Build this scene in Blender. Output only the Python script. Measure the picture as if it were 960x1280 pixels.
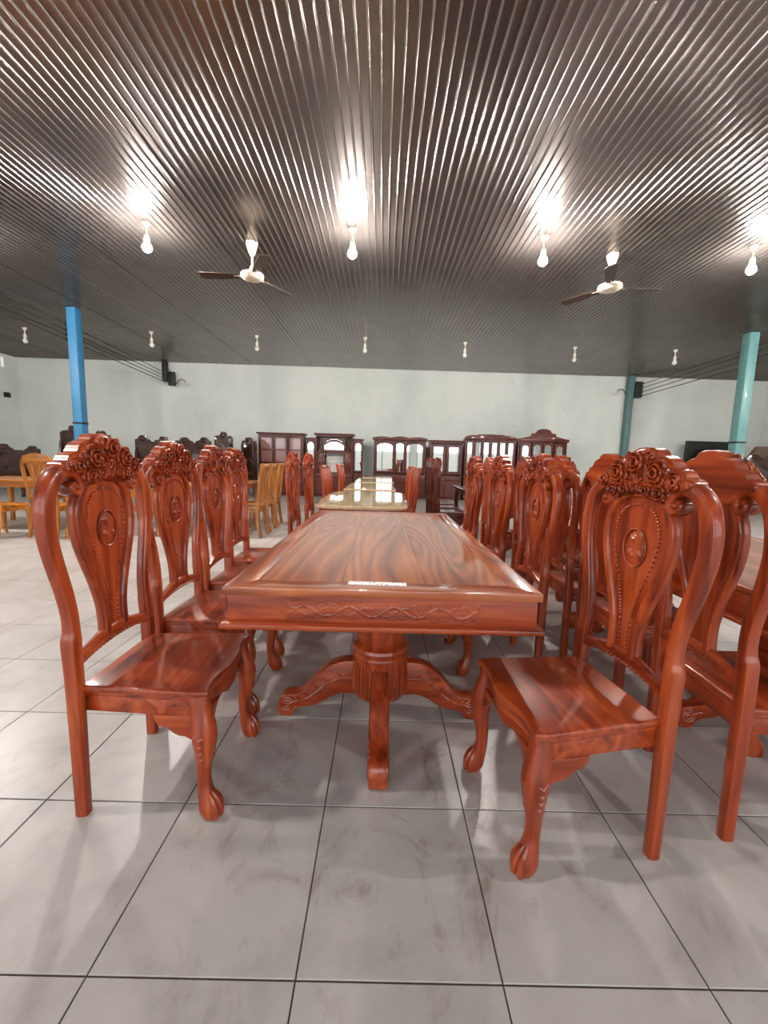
import bpy, bmesh, math, random
from math import pi, sin, cos, sqrt, radians as rad
from mathutils import Vector, Matrix

random.seed(7)
for o in list(bpy.data.objects):
    bpy.data.objects.remove(o)
SC = bpy.context.scene
COL = SC.collection

# ------------------------------------------------------------------ camera
F_PX, PITCH, YAW, ROLL, CAM_H = 512.03, 0.125108, 0.005028, 0.027534, 1.24368
c_f = Vector((sin(YAW) * cos(PITCH), cos(YAW) * cos(PITCH), -sin(PITCH)))
c_r = Vector((cos(YAW), -sin(YAW), 0))
c_u = c_r.cross(c_f)
cam_r = c_r * cos(ROLL) + c_u * sin(ROLL)
cam_u = -c_r * sin(ROLL) + c_u * cos(ROLL)
cam_data = bpy.data.cameras.new('camera')
cam = bpy.data.objects.new('camera', cam_data)
COL.objects.link(cam)
M4 = Matrix((cam_r, cam_u, -c_f)).transposed().to_4x4()
M4.translation = (0, 0, CAM_H)
cam.matrix_world = M4
cam_data.sensor_fit = 'HORIZONTAL'
cam_data.sensor_width = 36
cam_data.lens = F_PX / 960 * 36
cam_data.clip_start = 0.02
SC.camera = cam

# ------------------------------------------------------------------ world, daylight, exposure
SKY_STRENGTH = 4.5
BULB_STRENGTH = 2200.0
world = bpy.data.worlds.new('world')
SC.world = world
world.use_nodes = True
wn = world.node_tree.nodes
bg = wn['Background']
bg.inputs['Color'].default_value = (0.90, 0.95, 1.0, 1)
bg.inputs['Strength'].default_value = SKY_STRENGTH
SC.view_settings.view_transform = 'Standard'
SC.view_settings.look = 'None'
SC.view_settings.gamma = 1
SC.view_settings.use_curve_mapping = False
SC.view_settings.exposure = 0.0

# room extents
X0, X1, YF, H = -12.5, 13.4, -4.0, 4.35
def wall_y(x): return 14.4 + 0.40 * (x - X0) / (X1 - X0)
OPENINGS = [(-11.6, -7.4), (-6.9, -2.7), (-2.2, 2.0), (2.5, 6.7), (7.2, 11.4)]
OPEN_TOP = 3.5
for (a, b) in OPENINGS:          # daylight portals in the open shop front (sampling guides only)
    l = bpy.data.lights.new('shop_front_daylight', 'AREA')
    l.shape = 'RECTANGLE'; l.size = b - a; l.size_y = OPEN_TOP
    l.cycles.is_portal = True
    lo = bpy.data.objects.new('shop_front_daylight', l)
    COL.objects.link(lo)
    lo.location = ((a + b) / 2, YF - 0.05, OPEN_TOP / 2)
    lo.rotation_euler = (rad(90), 0, 0)

# ------------------------------------------------------------------ materials
def nodes_of(name):
    m = bpy.data.materials.new(name); m.use_nodes = True
    nt = m.node_tree
    return m, nt, nt.nodes['Principled BSDF']
def node(nt, typ, **kw):
    n = nt.nodes.new(typ)
    for k, v in kw.items():
        if k in n.inputs: n.inputs[k].default_value = v
        else: setattr(n, k, v)
    return n
def ramp(nt, stops):
    r = nt.nodes.new('ShaderNodeValToRGB')
    e = r.color_ramp.elements
    while len(e) < len(stops): e.new(0.5)
    for i, (p, c) in enumerate(stops):
        e[i].position = p; e[i].color = (c[0], c[1], c[2], 1)
    return r
def srgb(r, g, b):
    f = lambda v: (v / 255 / 12.92) if v / 255 <= 0.04045 else ((v / 255 + 0.055) / 1.055) ** 2.4
    return (f(r), f(g), f(b))

def wood(name, dark, mid, light, axis='z', freq=1.0, coat=0.6, rough=0.35, figure=0.0):
    m, nt, p = nodes_of(name)
    L = nt.links.new
    tc = node(nt, 'ShaderNodeTexCoord'); oi = node(nt, 'ShaderNodeObjectInfo')
    off = node(nt, 'ShaderNodeVectorMath', operation='MULTIPLY_ADD')
    comb = node(nt, 'ShaderNodeCombineXYZ')
    for i in range(3): L(oi.outputs['Random'], comb.inputs[i])
    L(comb.outputs[0], off.inputs[0]); off.inputs[1].default_value = (9.7, 13.1, 5.3)
    L(tc.outputs['Object'], off.inputs[2])
    mp = node(nt, 'ShaderNodeMapping')
    s = {'x': (1.3, 16, 16), 'y': (16, 1.3, 16), 'z': (16, 16, 1.3)}[axis]
    mp.inputs['Scale'].default_value = tuple(v * freq for v in s)
    L(off.outputs[0], mp.inputs['Vector'])
    n1 = node(nt, 'ShaderNodeTexNoise', Scale=1.0, Detail=3.0, Roughness=0.55, Distortion=0.9)
    L(mp.outputs[0], n1.inputs['Vector'])
    src = n1.outputs['Fac']
    if figure > 0:
        mp2 = node(nt, 'ShaderNodeMapping')
        s2 = {'x': (0.45, 3.6, 3.6), 'y': (3.6, 0.45, 3.6), 'z': (3.6, 3.6, 0.45)}[axis]
        mp2.inputs['Scale'].default_value = s2
        L(off.outputs[0], mp2.inputs['Vector'])
        nb = node(nt, 'ShaderNodeTexNoise', Scale=1.0, Detail=1.5, Roughness=0.4, Distortion=0.6)
        L(mp2.outputs[0], nb.inputs['Vector'])
        mul = node(nt, 'ShaderNodeMath', operation='MULTIPLY'); mul.inputs[1].default_value = 15.0
        L(nb.outputs['Fac'], mul.inputs[0])
        sn = node(nt, 'ShaderNodeMath', operation='PINGPONG'); sn.inputs[1].default_value = 0.5
        L(mul.outputs[0], sn.inputs[0])
        mx = node(nt, 'ShaderNodeMath', operation='MULTIPLY_ADD')
        mx.inputs[1].default_value = figure
        L(sn.outputs[0], mx.inputs[0])
        sc = node(nt, 'ShaderNodeMath', operation='MULTIPLY_ADD')
        sc.inputs[1].default_value = 1 - figure * 0.5; sc.inputs[2].default_value = 0.0
        L(n1.outputs['Fac'], sc.inputs[0]); L(sc.outputs[0], mx.inputs[2])
        src = mx.outputs[0]
    r = ramp(nt, [(0.28, dark), (0.5, mid), (0.74, light)])
    L(src, r.inputs['Fac'])
    L(r.outputs['Color'], p.inputs['Base Color'])
    b = node(nt, 'ShaderNodeBump', Strength=0.05, Distance=0.002)
    L(n1.outputs['Fac'], b.inputs['Height']); L(b.outputs[0], p.inputs['Normal'])
    p.inputs['Roughness'].default_value = rough
    p.inputs['Coat Weight'].default_value = coat
    p.inputs['Coat Roughness'].default_value = 0.09
    p.inputs['Specular IOR Level'].default_value = 0.2
    return m
def plain(name, c, rough=0.5, metal=0.0, var=0.0, vscale=6.0, coat=0.0, bump=0.0):
    m, nt, p = nodes_of(name)
    L = nt.links.new
    tc = node(nt, 'ShaderNodeTexCoord')
    n1 = node(nt, 'ShaderNodeTexNoise', Scale=vscale, Detail=4.0, Roughness=0.6)
    L(tc.outputs['Object'], n1.inputs['Vector'])
    lo = tuple(v * (1 - var) for v in c); hi = tuple(min(1, v * (1 + var * 0.6)) for v in c)
    r = ramp(nt, [(0.3, lo), (0.7, hi)])
    L(n1.outputs['Fac'], r.inputs['Fac']); L(r.outputs['Color'], p.inputs['Base Color'])
    if bump:
        b = node(nt, 'ShaderNodeBump', Strength=bump, Distance=0.01)
        L(n1.outputs['Fac'], b.inputs['Height']); L(b.outputs[0], p.inputs['Normal'])
    p.inputs['Roughness'].default_value = rough; p.inputs['Metallic'].default_value = metal
    p.inputs['Coat Weight'].default_value = coat
    return m

def family(prefix, d, m_, l, **kw):
    return {a: wood(prefix + '_' + a, d, m_, l, a, **kw) for a in 'xyz'}
RED = family('red_wood', srgb(94, 30, 11), srgb(148, 57, 24), srgb(184, 86, 42))
DARKRED = family('dark_red_wood', srgb(46, 14, 10), srgb(78, 26, 16), srgb(104, 40, 26))
ORANGE = family('orange_wood', srgb(132, 70, 20), srgb(178, 108, 40), srgb(206, 138, 62))
TAN = family('tan_wood', srgb(118, 66, 26), srgb(164, 104, 50), srgb(194, 136, 76))
UMBER = family('umber_wood', srgb(30, 14, 10), srgb(52, 26, 18), srgb(74, 40, 28))
CABINET = family('cabinet_wood', srgb(56, 20, 14), srgb(86, 36, 25), srgb(110, 52, 36), coat=0.35)
TOPWOOD = {a: wood('tabletop_wood_' + a, srgb(116, 52, 24), srgb(160, 80, 40), srgb(190, 112, 64), a, freq=0.7, coat=0.8, rough=0.3, figure=0.6) for a in 'xy'}

PALETOP = wood('pale_tabletop_wood', srgb(186, 148, 112), srgb(212, 178, 144), srgb(226, 196, 166), 'y', coat=0.1)

def mat_wall():
    m, nt, p = nodes_of('white_wall_paint'); L = nt.links.new
    tc = node(nt, 'ShaderNodeTexCoord')
    mp = node(nt, 'ShaderNodeMapping'); mp.inputs['Scale'].default_value = (1, 1, 0.6)
    L(tc.outputs['Object'], mp.inputs['Vector'])
    n1 = node(nt, 'ShaderNodeTexNoise', Scale=0.55, Detail=6.0, Roughness=0.62)
    L(mp.outputs[0], n1.inputs['Vector'])
    r = ramp(nt, [(0.30, srgb(196, 203, 198)), (0.55, srgb(214, 219, 214)), (0.75, srgb(219, 223, 219))])
    L(n1.outputs['Fac'], r.inputs['Fac'])
    n2 = node(nt, 'ShaderNodeTexNoise', Scale=2.3, Detail=8.0, Roughness=0.7)
    L(tc.outputs['Object'], n2.inputs['Vector'])
    r2 = ramp(nt, [(0.22, (0.55, 0.56, 0.52)), (0.34, (1, 1, 1))])
    L(n2.outputs['Fac'], r2.inputs['Fac'])
    mx = node(nt, 'ShaderNodeMix', data_type='RGBA', blend_type='MULTIPLY')
    mx.inputs[0].default_value = 1
    L(r.outputs['Color'], mx.inputs[6]); L(r2.outputs['Color'], mx.inputs[7])
    L(mx.outputs[2], p.inputs['Base Color'])
    p.inputs['Roughness'].default_value = 0.75
    b = node(nt, 'ShaderNodeBump', Strength=0.08, Distance=0.02)
    L(n2.outputs['Fac'], b.inputs['Height']); L(b.outputs[0], p.inputs['Normal'])
    return m
WALL = mat_wall()

def mat_tile():
    m, nt, p = nodes_of('grey_floor_tile'); L = nt.links.new
    geo = node(nt, 'ShaderNodeNewGeometry'); oi = node(nt, 'ShaderNodeObjectInfo')
    n1 = node(nt, 'ShaderNodeTexNoise', Scale=2.6, Detail=7.0, Roughness=0.62, Distortion=0.4)
    L(geo.outputs['Position'], n1.inputs['Vector'])
    r = ramp(nt, [(0.28, srgb(160, 153, 149)), (0.5, srgb(181, 175, 171)), (0.72, srgb(192, 187, 183))])
    L(n1.outputs['Fac'], r.inputs['Fac'])
    # brown scuffs and dirt with their own shapes
    mp = node(nt, 'ShaderNodeMapping'); mp.inputs['Scale'].default_value = (2.2, 1.3, 1); mp.inputs['Rotation'].default_value = (0, 0, 0.7)
    L(geo.outputs['Position'], mp.inputs['Vector'])
    n2 = node(nt, 'ShaderNodeTexNoise', Scale=2.1, Detail=9.0, Roughness=0.72, Distortion=1.4)
    L(mp.outputs[0], n2.inputs['Vector'])
    r2 = ramp(nt, [(0.53, (0, 0, 0)), (0.70, (1, 1, 1))])
    L(n2.outputs['Fac'], r2.inputs['Fac'])
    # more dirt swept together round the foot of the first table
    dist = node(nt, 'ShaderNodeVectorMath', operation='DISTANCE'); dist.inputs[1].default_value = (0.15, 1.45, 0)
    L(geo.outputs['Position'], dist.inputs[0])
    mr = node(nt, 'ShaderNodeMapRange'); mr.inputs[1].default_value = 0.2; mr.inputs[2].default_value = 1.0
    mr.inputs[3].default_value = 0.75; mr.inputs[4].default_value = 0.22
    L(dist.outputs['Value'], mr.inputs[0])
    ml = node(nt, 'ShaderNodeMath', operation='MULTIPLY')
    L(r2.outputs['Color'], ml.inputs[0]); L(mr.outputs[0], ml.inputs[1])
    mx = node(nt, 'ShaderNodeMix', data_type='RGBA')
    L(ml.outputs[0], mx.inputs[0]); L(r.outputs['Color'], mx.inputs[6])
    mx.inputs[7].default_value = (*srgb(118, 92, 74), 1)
    hv = node(nt, 'ShaderNodeHueSaturation')
    mv = node(nt, 'ShaderNodeMapRange'); mv.inputs[3].default_value = 0.95; mv.inputs[4].default_value = 1.04
    L(oi.outputs['Random'], mv.inputs[0]); L(mv.outputs[0], hv.inputs['Value'])
    L(mx.outputs[2], hv.inputs['Color']); L(hv.outputs[0], p.inputs['Base Color'])
    rr = node(nt, 'ShaderNodeMapRange'); rr.inputs[3].default_value = 0.26; rr.inputs[4].default_value = 0.42
    L(n1.outputs['Fac'], rr.inputs[0]); L(rr.outputs[0], p.inputs['Roughness'])
    return m
TILE = mat_tile()
GROUT = plain('dark_grout', srgb(74, 64, 58), 0.9, var=0.2)

def mat_ceiling():
    m, nt, p = nodes_of('ribbed_ceiling_metal'); L = nt.links.new
    tc = node(nt, 'ShaderNodeTexCoord')
    n1 = node(nt, 'ShaderNodeTexNoise', Scale=1.2, Detail=5.0, Roughness=0.6)
    L(tc.outputs['Object'], n1.inputs['Vector'])
    r = ramp(nt, [(0.3, srgb(112, 103, 99)), (0.7, srgb(130, 122, 118))])
    L(n1.outputs['Fac'], r.inputs['Fac']); L(r.outputs['Color'], p.inputs['Base Color'])
    p.inputs['Metallic'].default_value = 0.85
    p.inputs['Roughness'].default_value = 0.24
    return m
CEIL = mat_ceiling()
BLUE = plain('blue_column_paint', srgb(54, 118, 160), 0.45, var=0.12)
TEAL = plain('teal_column_paint', srgb(94, 138, 138), 0.4, var=0.15, coat=0.3)
TEALDARK = plain('dark_teal_column_paint', srgb(84, 118, 118), 0.5, var=0.15)
BLACK = plain('black_plastic', srgb(26, 24, 24), 0.45, var=0.2)
CABLE = plain('dark_cable', srgb(58, 54, 52), 0.6)
CREAM = plain('cream_enamel', srgb(226, 214, 196), 0.35, var=0.04, coat=0.3)
BROWNBLADE = plain('brown_fan_blade', srgb(62, 46, 38), 0.45, var=0.1)
PORCELAIN = plain('white_lampholder', srgb(214, 208, 198), 0.4)
MILK = plain('milky_bulb_glass', srgb(214, 214, 206), 0.2, coat=0.5)
KNOB = plain('brass_knob', srgb(190, 150, 80), 0.3, metal=1.0)
WHITEBACK = plain('white_back_panel', srgb(206, 204, 198), 0.6)
CONCRETE = plain('outdoor_concrete', srgb(170, 166, 158), 0.8, var=0.15)
FOLIAGE = plain('outdoor_hedge', srgb(70, 96, 58), 0.8, var=0.4, vscale=3)
SCREEN = plain('black_screen', srgb(16, 15, 16), 0.25, coat=0.4)
TARP = plain('brown_wrap', srgb(96, 74, 60), 0.5, var=0.25)

def mat_emit():
    m, nt, p = nodes_of('glowing_bulb')
    p.inputs['Base Color'].default_value = (1, 0.95, 0.88, 1)
    p.inputs['Emission Color'].default_value = (1.0, 0.95, 0.89, 1)
    p.inputs['Emission Strength'].default_value = BULB_STRENGTH
    return m
GLOW = mat_emit()
def mat_mirror():
    m, nt, p = nodes_of('mirror_backed_glass')
    p.inputs['Base Color'].default_value = (0.66, 0.68, 0.68, 1)
    p.inputs['Metallic'].default_value = 1.0
    p.inputs['Roughness'].default_value = 0.03
    return m
MIRROR = mat_mirror()
def mat_dimglass():
    m, nt, p = nodes_of('dim_cabinet_glass')
    p.inputs['Base Color'].default_value = (*srgb(142, 104, 98), 1)
    p.inputs['Metallic'].default_value = 0.0
    p.inputs['Roughness'].default_value = 0.1
    p.inputs['Coat Weight'].default_value = 1.0
    return m
DIMGLASS = mat_dimglass()
def clear_glass(name, tint, ior, top=1.0):
    """thin clear sheet: see-through with a Fresnel reflection"""
    m, nt, p = nodes_of(name); L = nt.links.new
    tr = node(nt, 'ShaderNodeBsdfTransparent'); tr.inputs['Color'].default_value = (*tint, 1)
    gl = node(nt, 'ShaderNodeBsdfGlossy'); gl.inputs['Roughness'].default_value = 0.01
    lw = node(nt, 'ShaderNodeLayerWeight'); lw.inputs['Blend'].default_value = 0.5
    pw = node(nt, 'ShaderNodeMath', operation='POWER'); pw.inputs[1].default_value = 5.0
    L(lw.outputs['Facing'], pw.inputs[0])
    f0 = ((ior - 1) / (ior + 1)) ** 2
    fr = node(nt, 'ShaderNodeMath', operation='MULTIPLY_ADD'); fr.inputs[1].default_value = top - f0; fr.inputs[2].default_value = f0
    L(pw.outputs[0], fr.inputs[0])
    mx = node(nt, 'ShaderNodeMixShader')
    L(fr.outputs[0], mx.inputs[0]); L(tr.outputs[0], mx.inputs[1]); L(gl.outputs[0], mx.inputs[2])
    L(mx.outputs[0], nt.nodes['Material Output'].inputs['Surface'])
    nt.nodes.remove(p)
    return m
SHEET = clear_glass('table_glass', (0.95, 0.98, 0.96), 1.55, 0.5)
def mat_paper():
    m, nt, p = nodes_of('printed_paper'); L = nt.links.new
    tc = node(nt, 'ShaderNodeTexCoord')
    mp = node(nt, 'ShaderNodeMapping'); mp.inputs['Scale'].default_value = (90, 38, 1)
    L(tc.outputs['Object'], mp.inputs['Vector'])
    n1 = node(nt, 'ShaderNodeTexNoise', Scale=1.0, Detail=2.0); L(mp.outputs[0], n1.inputs['Vector'])
    r = ramp(nt, [(0.56, srgb(246, 238, 236)), (0.66, srgb(150, 150, 166))])
    L(n1.outputs['Fac'], r.inputs['Fac']); L(r.outputs['Color'], p.inputs['Base Color'])
    p.inputs['Roughness'].default_value = 0.6
    return m
PAPER = mat_paper()
PANE = clear_glass('window_pane', (0.97, 0.98, 1.0), 1.45)

# ------------------------------------------------------------------ mesh helpers
def spline(pts, n):
    """Catmull-Rom through points of any dimension, n samples per span."""
    P = [list(p) for p in pts]; out = []
    for i in range(len(P) - 1):
        p0 = P[i - 1] if i else P[i]; p1 = P[i]; p2 = P[i + 1]; p3 = P[i + 2] if i + 2 < len(P) else P[i + 1]
        for k in range(n):
            t = k / n
            out.append([0.5 * (2 * b + (c - a) * t + (2 * a - 5 * b + 4 * c - d) * t * t + (-a + 3 * b - 3 * c + d) * t ** 3)
                        for a, b, c, d in zip(p0, p1, p2, p3)])
    out.append(P[-1])
    return out
def lerp_table(tab, x):
    if x <= tab[0][0]: return tab[0][1]
    for (a, va), (b, vb) in zip(tab, tab[1:]):
        if x <= b: return va + (vb - va) * ((x - a) / (b - a) if b > a else 1)
    return tab[-1][1]

class MB:
    def __init__(s): s.v = []; s.f = []
    def add(s, vs, fs):
        b = len(s.v); s.v += [tuple(v) for v in vs]; s.f += [tuple(i + b for i in f) for f in fs]; return s
    def box(s, x0, x1, y0, y1, z0, z1):
        return s.add([(x0, y0, z0), (x1, y0, z0), (x1, y1, z0), (x0, y1, z0), (x0, y0, z1), (x1, y0, z1), (x1, y1, z1), (x0, y1, z1)],
                     [(0, 3, 2, 1), (4, 5, 6, 7), (0, 1, 5, 4), (1, 2, 6, 5), (2, 3, 7, 6), (3, 0, 4, 7)])
    def prism(s, outline, w0, w1, plane='xz'):
        n = len(outline)
        f = {'xz': lambda u, v, w: (u, w, v), 'xy': lambda u, v, w: (u, v, w), 'yz': lambda u, v, w: (w, u, v)}[plane]
        vs = [f(u, v, w0) for u, v in outline] + [f(u, v, w1) for u, v in outline]
        return s.add(vs, [tuple(range(n)), tuple(range(2 * n - 1, n - 1, -1))] + [(i, (i + 1) % n, n + (i + 1) % n, n + i) for i in range(n)])
    def lathe(s, prof, c=(0, 0, 0), n=24):
        vs = []; fs = []
        for r, z in prof:
            for k in range(n):
                a = 2 * pi * k / n; vs.append((c[0] + r * cos(a), c[1] + r * sin(a), c[2] + z))
        for i in range(len(prof) - 1):
            for k in range(n):
                fs.append((i * n + k, i * n + (k + 1) % n, (i + 1) * n + (k + 1) % n, (i + 1) * n + k))
        fs.append(tuple(range(n - 1, -1, -1))); fs.append(tuple((len(prof) - 1) * n + k for k in range(n)))
        return s.add(vs, fs)
    def sweep(s, path, rad_, ref=(0, 1, 0), n=8, p=2.0, closed=False):
        """path: points; rad_: one (a,b) or a list of them (a along n = ref x t, b along ref)."""
        ref = Vector(ref); P = [Vector(q[:3]) for q in path]; N = len(P); vs = []; fs = []
        for i in range(N):
            if closed: t = P[(i + 1) % N] - P[i - 1]
            else: t = P[min(i + 1, N - 1)] - P[max(i - 1, 0)]
            t.normalize()
            nn = ref.cross(t)
            if nn.length < 1e-4: nn = Vector((1, 0, 0)).cross(t)
            nn.normalize(); bb = t.cross(nn)
            a, b = rad_[i] if isinstance(rad_, list) else rad_
            for k in range(n):
                th = 2 * pi * (k + 0.5) / n; cc, ss = cos(th), sin(th)
                u = math.copysign(abs(cc) ** (2 / p), cc); w = math.copysign(abs(ss) ** (2 / p), ss)
                vs.append(P[i] + nn * (a * u) + bb * (b * w))
        M = N if closed else N - 1
        for i in range(M):
            j = (i + 1) % N
            for k in range(n):
                fs.append((i * n + k, i * n + (k + 1) % n, j * n + (k + 1) % n, j * n + k))
        if not closed:
            fs.append(tuple(range(n - 1, -1, -1))); fs.append(tuple((N - 1) * n + k for k in range(n)))
        return s.add(vs, fs)
    def ball(s, c, r, n=8, m=5):
        if not hasattr(r, '__len__'): r = (r, r, r)
        vs = [(c[0], c[1], c[2] - r[2])]
        for i in range(1, m):
            ph = -pi / 2 + pi * i / m
            for k in range(n):
                a = 2 * pi * k / n; vs.append((c[0] + r[0] * cos(ph) * cos(a), c[1] + r[1] * cos(ph) * sin(a), c[2] + r[2] * sin(ph)))
        vs.append((c[0], c[1], c[2] + r[2])); fs = []
        for k in range(n):
            fs.append((0, 1 + (k + 1) % n, 1 + k))
            for i in range(m - 2):
                fs.append((1 + i * n + k, 1 + i * n + (k + 1) % n, 1 + (i + 1) * n + (k + 1) % n, 1 + (i + 1) * n + k))
            fs.append((1 + (m - 2) * n + k, 1 + (m - 2) * n + (k + 1) % n, len(vs) - 1))
        return s.add(vs, fs)
    def grid(s, fn, nu, nv):
        vs = [fn(i / nu, j / nv) for i in range(nu + 1) for j in range(nv + 1)]
        w = nv + 1
        return s.add(vs, [(i * w + j, (i + 1) * w + j, (i + 1) * w + j + 1, i * w + j + 1) for i in range(nu) for j in range(nv)])
    def xf(s, fn):
        s.v = [tuple(fn(*v)) for v in s.v]; return s
    def mesh(s, name, mat, bevel=0, seg=2, sharp=40):
        me = bpy.data.meshes.new(name); me.from_pydata(s.v, [], s.f)
        bm = bmesh.new(); bm.from_mesh(me)
        bmesh.ops.recalc_face_normals(bm, faces=bm.faces)
        if bevel:
            es = [e for e in bm.edges if len(e.link_faces) == 2 and e.calc_face_angle(0) > rad(32)]
            bmesh.ops.bevel(bm, geom=es, offset=bevel, segments=seg, profile=0.5, affect='EDGES', clamp_overlap=True)
        bm.to_mesh(me); bm.free()
        for pl in me.polygons: pl.use_smooth = True
        me.set_sharp_from_angle(angle=rad(sharp))
        me.materials.append(mat)
        return me
    def obj(s, name, mat, parent=None, bevel=0, seg=2, sharp=40):
        return link(name, s.mesh(name, mat, bevel, seg, sharp), parent)

def link(name, me, parent=None, loc=None):
    o = bpy.data.objects.new(name, me); COL.objects.link(o)
    if parent: o.parent = parent
    if loc: o.location = loc
    return o
def tag(o, label, cat, group=None):
    o['label'] = label; o['category'] = cat
    if group: o['group'] = group
    return o
def thing(name, label, cat, loc=(0, 0, 0), rz=0, group=None):
    o = bpy.data.objects.new(name, None); COL.objects.link(o)
    o.empty_display_size = 0.1
    o.location = loc; o.rotation_euler = (0, 0, rz)
    return tag(o, label, cat, group)
CHILD = {}
def kids(o): return [c for c in bpy.data.objects if c.parent == o]
def tree_of(o): return (o, [tree_of(c) for c in kids(o)])
def copy_tree(t, parent=None):
    o = t[0].copy(); COL.objects.link(o)
    if parent: o.parent = parent
    for c in t[1]: copy_tree(c, o)
    return o
class Proto:
    """first use places the built thing itself, later uses place copies"""
    def __init__(s, root): s.t = tree_of(root); s.used = False
    def put(s, loc, rz, label, cat, group=None):
        o = s.t[0] if not s.used else copy_tree(s.t)
        s.used = True
        o.location = loc; o.rotation_euler = (0, 0, rz)
        return tag(o, label, cat, group)
def struct(o): o['kind'] = 'structure'; return o

# ------------------------------------------------------------------ setting: floor
floor = struct(MB().box(X0 - 0.3, X1 + 0.3, YF - 0.3, 15.2, -0.2, -0.003).obj('floor', GROUT))
TS = 0.5; TX, TY = -0.17776, 0.33567; G = 0.0022
def tile_mb(mb, cx, cy):
    a = TS / 2 - G; b = a - 0.0018
    vs = [(cx - a, cy - a, -0.004), (cx + a, cy - a, -0.004), (cx + a, cy + a, -0.004), (cx - a, cy + a, -0.004),
          (cx - a, cy - a, -0.0014), (cx + a, cy - a, -0.0014), (cx + a, cy + a, -0.0014), (cx - a, cy + a, -0.0014),
          (cx - b, cy - b, 0), (cx + b, cy - b, 0), (cx + b, cy + b, 0), (cx - b, cy + b, 0)]
    fs = [(8, 9, 10, 11)]
    for k in range(4):
        j = (k + 1) % 4; fs += [(k, j, 4 + j, 4 + k), (4 + k, 4 + j, 8 + j, 8 + k)]
    return mb.add(vs, fs)
tiles = []
for i in range(-26, 28):
    for j in range(-16, 31):
        cx = TX + TS * (i + 0.5); cy = TY + TS * (j + 0.5)
        if not (X0 - 0.2 < cx < X1 + 0.2 and YF < cy < 14.7): continue
        d = Vector((cx, cy, -CAM_H)); z = d.dot(c_f); area = 0
        if z > 0.15:
            px = 480 + F_PX * d.dot(cam_r) / z; py = 640 - F_PX * d.dot(cam_u) / z
            if -150 < px < 1110 and py < 1560: area = 1 / z ** 3
        tiles.append((area, cx, cy))
tiles.sort(reverse=True)
tile_me = tile_mb(MB(), 0, 0).mesh('floor_tile', TILE, sharp=15)
for a, cx, cy in tiles[:300]:
    link('floor_tile', tile_me, floor, (cx, cy, 0))
rest = MB()
for a, cx, cy in tiles[300:]: tile_mb(rest, cx, cy)
rt = rest.obj('floor_tile_field', TILE, floor, sharp=15); rt['kind'] = 'stuff'

# ------------------------------------------------------------------ setting: ceiling of ribbed sheets
ceiling = struct(MB().box(X0 - 0.3, X1 + 0.3, YF - 0.3, 15.2, H + 0.05, H + 0.15).obj('ceiling', CEIL))
PITCH_R = 0.0925; NR = 11
prof = []
for k in range(NR):
    b = k * PITCH_R
    prof += [(b, 0.0), (b + 0.068, 0.0)] + [(b + 0.0803 - 0.0095 * cos(a), -0.003 - 0.0105 * sin(a)) for a in [pi * q / 8 for q in range(9)]]
prof.append((NR * PITCH_R, 0.0))
mb = MB(); n = len(prof)
for y in (YF, 15.0): mb.v += [(x, y, z) for x, z in prof]
mb.f = [(i, n + i, n + i + 1, i + 1) for i in range(n - 1)]
me = mb.mesh('ceiling_panel', CEIL, sharp=40)
for k in range(26):
    link('ceiling_panel', me, ceiling, (X0 - 0.2 + k * NR * PITCH_R + 0.03, 0, H + 0.02 - 0.004 * (k % 2)))

# ------------------------------------------------------------------ setting: walls
yl, yr = wall_y(X0), wall_y(X1)
mb = MB(); T = 0.25
mb.prism([(X0 - T, yl), (X1 + T, yr), (X1 + T, yr + T), (X0 - T, yl + T)], 0, H + 0.06, 'xy')
struct(mb.obj('wall_back', WALL))
# left wall with a small high window near the far corner
wy0, wy1, wz0, wz1 = 13.02, 13.92, 3.93, 4.26
mb = MB()
mb.box(X0 - T, X0, YF, wy0, 0, H + 0.06); mb.box(X0 - T, X0, wy1, yl, 0, H + 0.06)
mb.box(X0 - T, X0, wy0, wy1, 0, wz0); mb.box(X0 - T, X0, wy0, wy1, wz1, H + 0.06)
struct(mb.obj('wall_left', WALL))
win = MB()
for a, b, c, d in ((wy0, wy1, wz0, wz0 + .03), (wy0, wy1, wz1 - .03, wz1), (wy0, wy0 + .03, wz0 + .03, wz1 - .03), (wy1 - .03, wy1, wz0 + .03, wz1 - .03)):
    win.box(X0 - .16, X0 - .1, a, b, c, d)
w = struct(win.obj('window_1', PORCELAIN))
MB().box(X0 - .135, X0 - .127, wy0 + .03, wy1 - .03, wz0 + .03, wz1 - .03).obj('pane', PANE, w)
struct(MB().box(X1, X1 + T, YF, yr, 0, H + 0.06).obj('wall_right', WALL))
mb = MB(); xs = [X0 - T] + [v for o in OPENINGS for v in o] + [X1 + T]
for i in range(0, len(xs), 2): mb.box(xs[i], xs[i + 1], YF - T, YF, 0, H + 0.06)
for a, b in OPENINGS: mb.box(a, b, YF - T, YF, OPEN_TOP, H + 0.06)
struct(mb.obj('wall_front', WALL))
for k, (a, b) in enumerate(OPENINGS):      # unseen door frames, added so the cabinet mirrors reflect some structure
    fr = MB()
    for q in (0, .25, .5, .75, 1): fr.box(a + (b - a - .06) * q, a + (b - a - .06) * q + .06, YF - .16, YF - .10, 0, OPEN_TOP)
    fr.box(a + .06, b - .06, YF - .155, YF - .105, 2.62, 2.68)
    struct(fr.obj('door_%d' % (k + 1), TEALDARK))
struct(MB().box(-40, 40, -19.4, -19, -.1, 2.3).obj('wall_street_added', CONCRETE))  # unseen, added to break up the sky in the cabinet mirrors
gr = struct(MB().box(-60, 60, -60, YF - 0.3, -0.2, -0.02).obj('ground_outside', CONCRETE))

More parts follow.
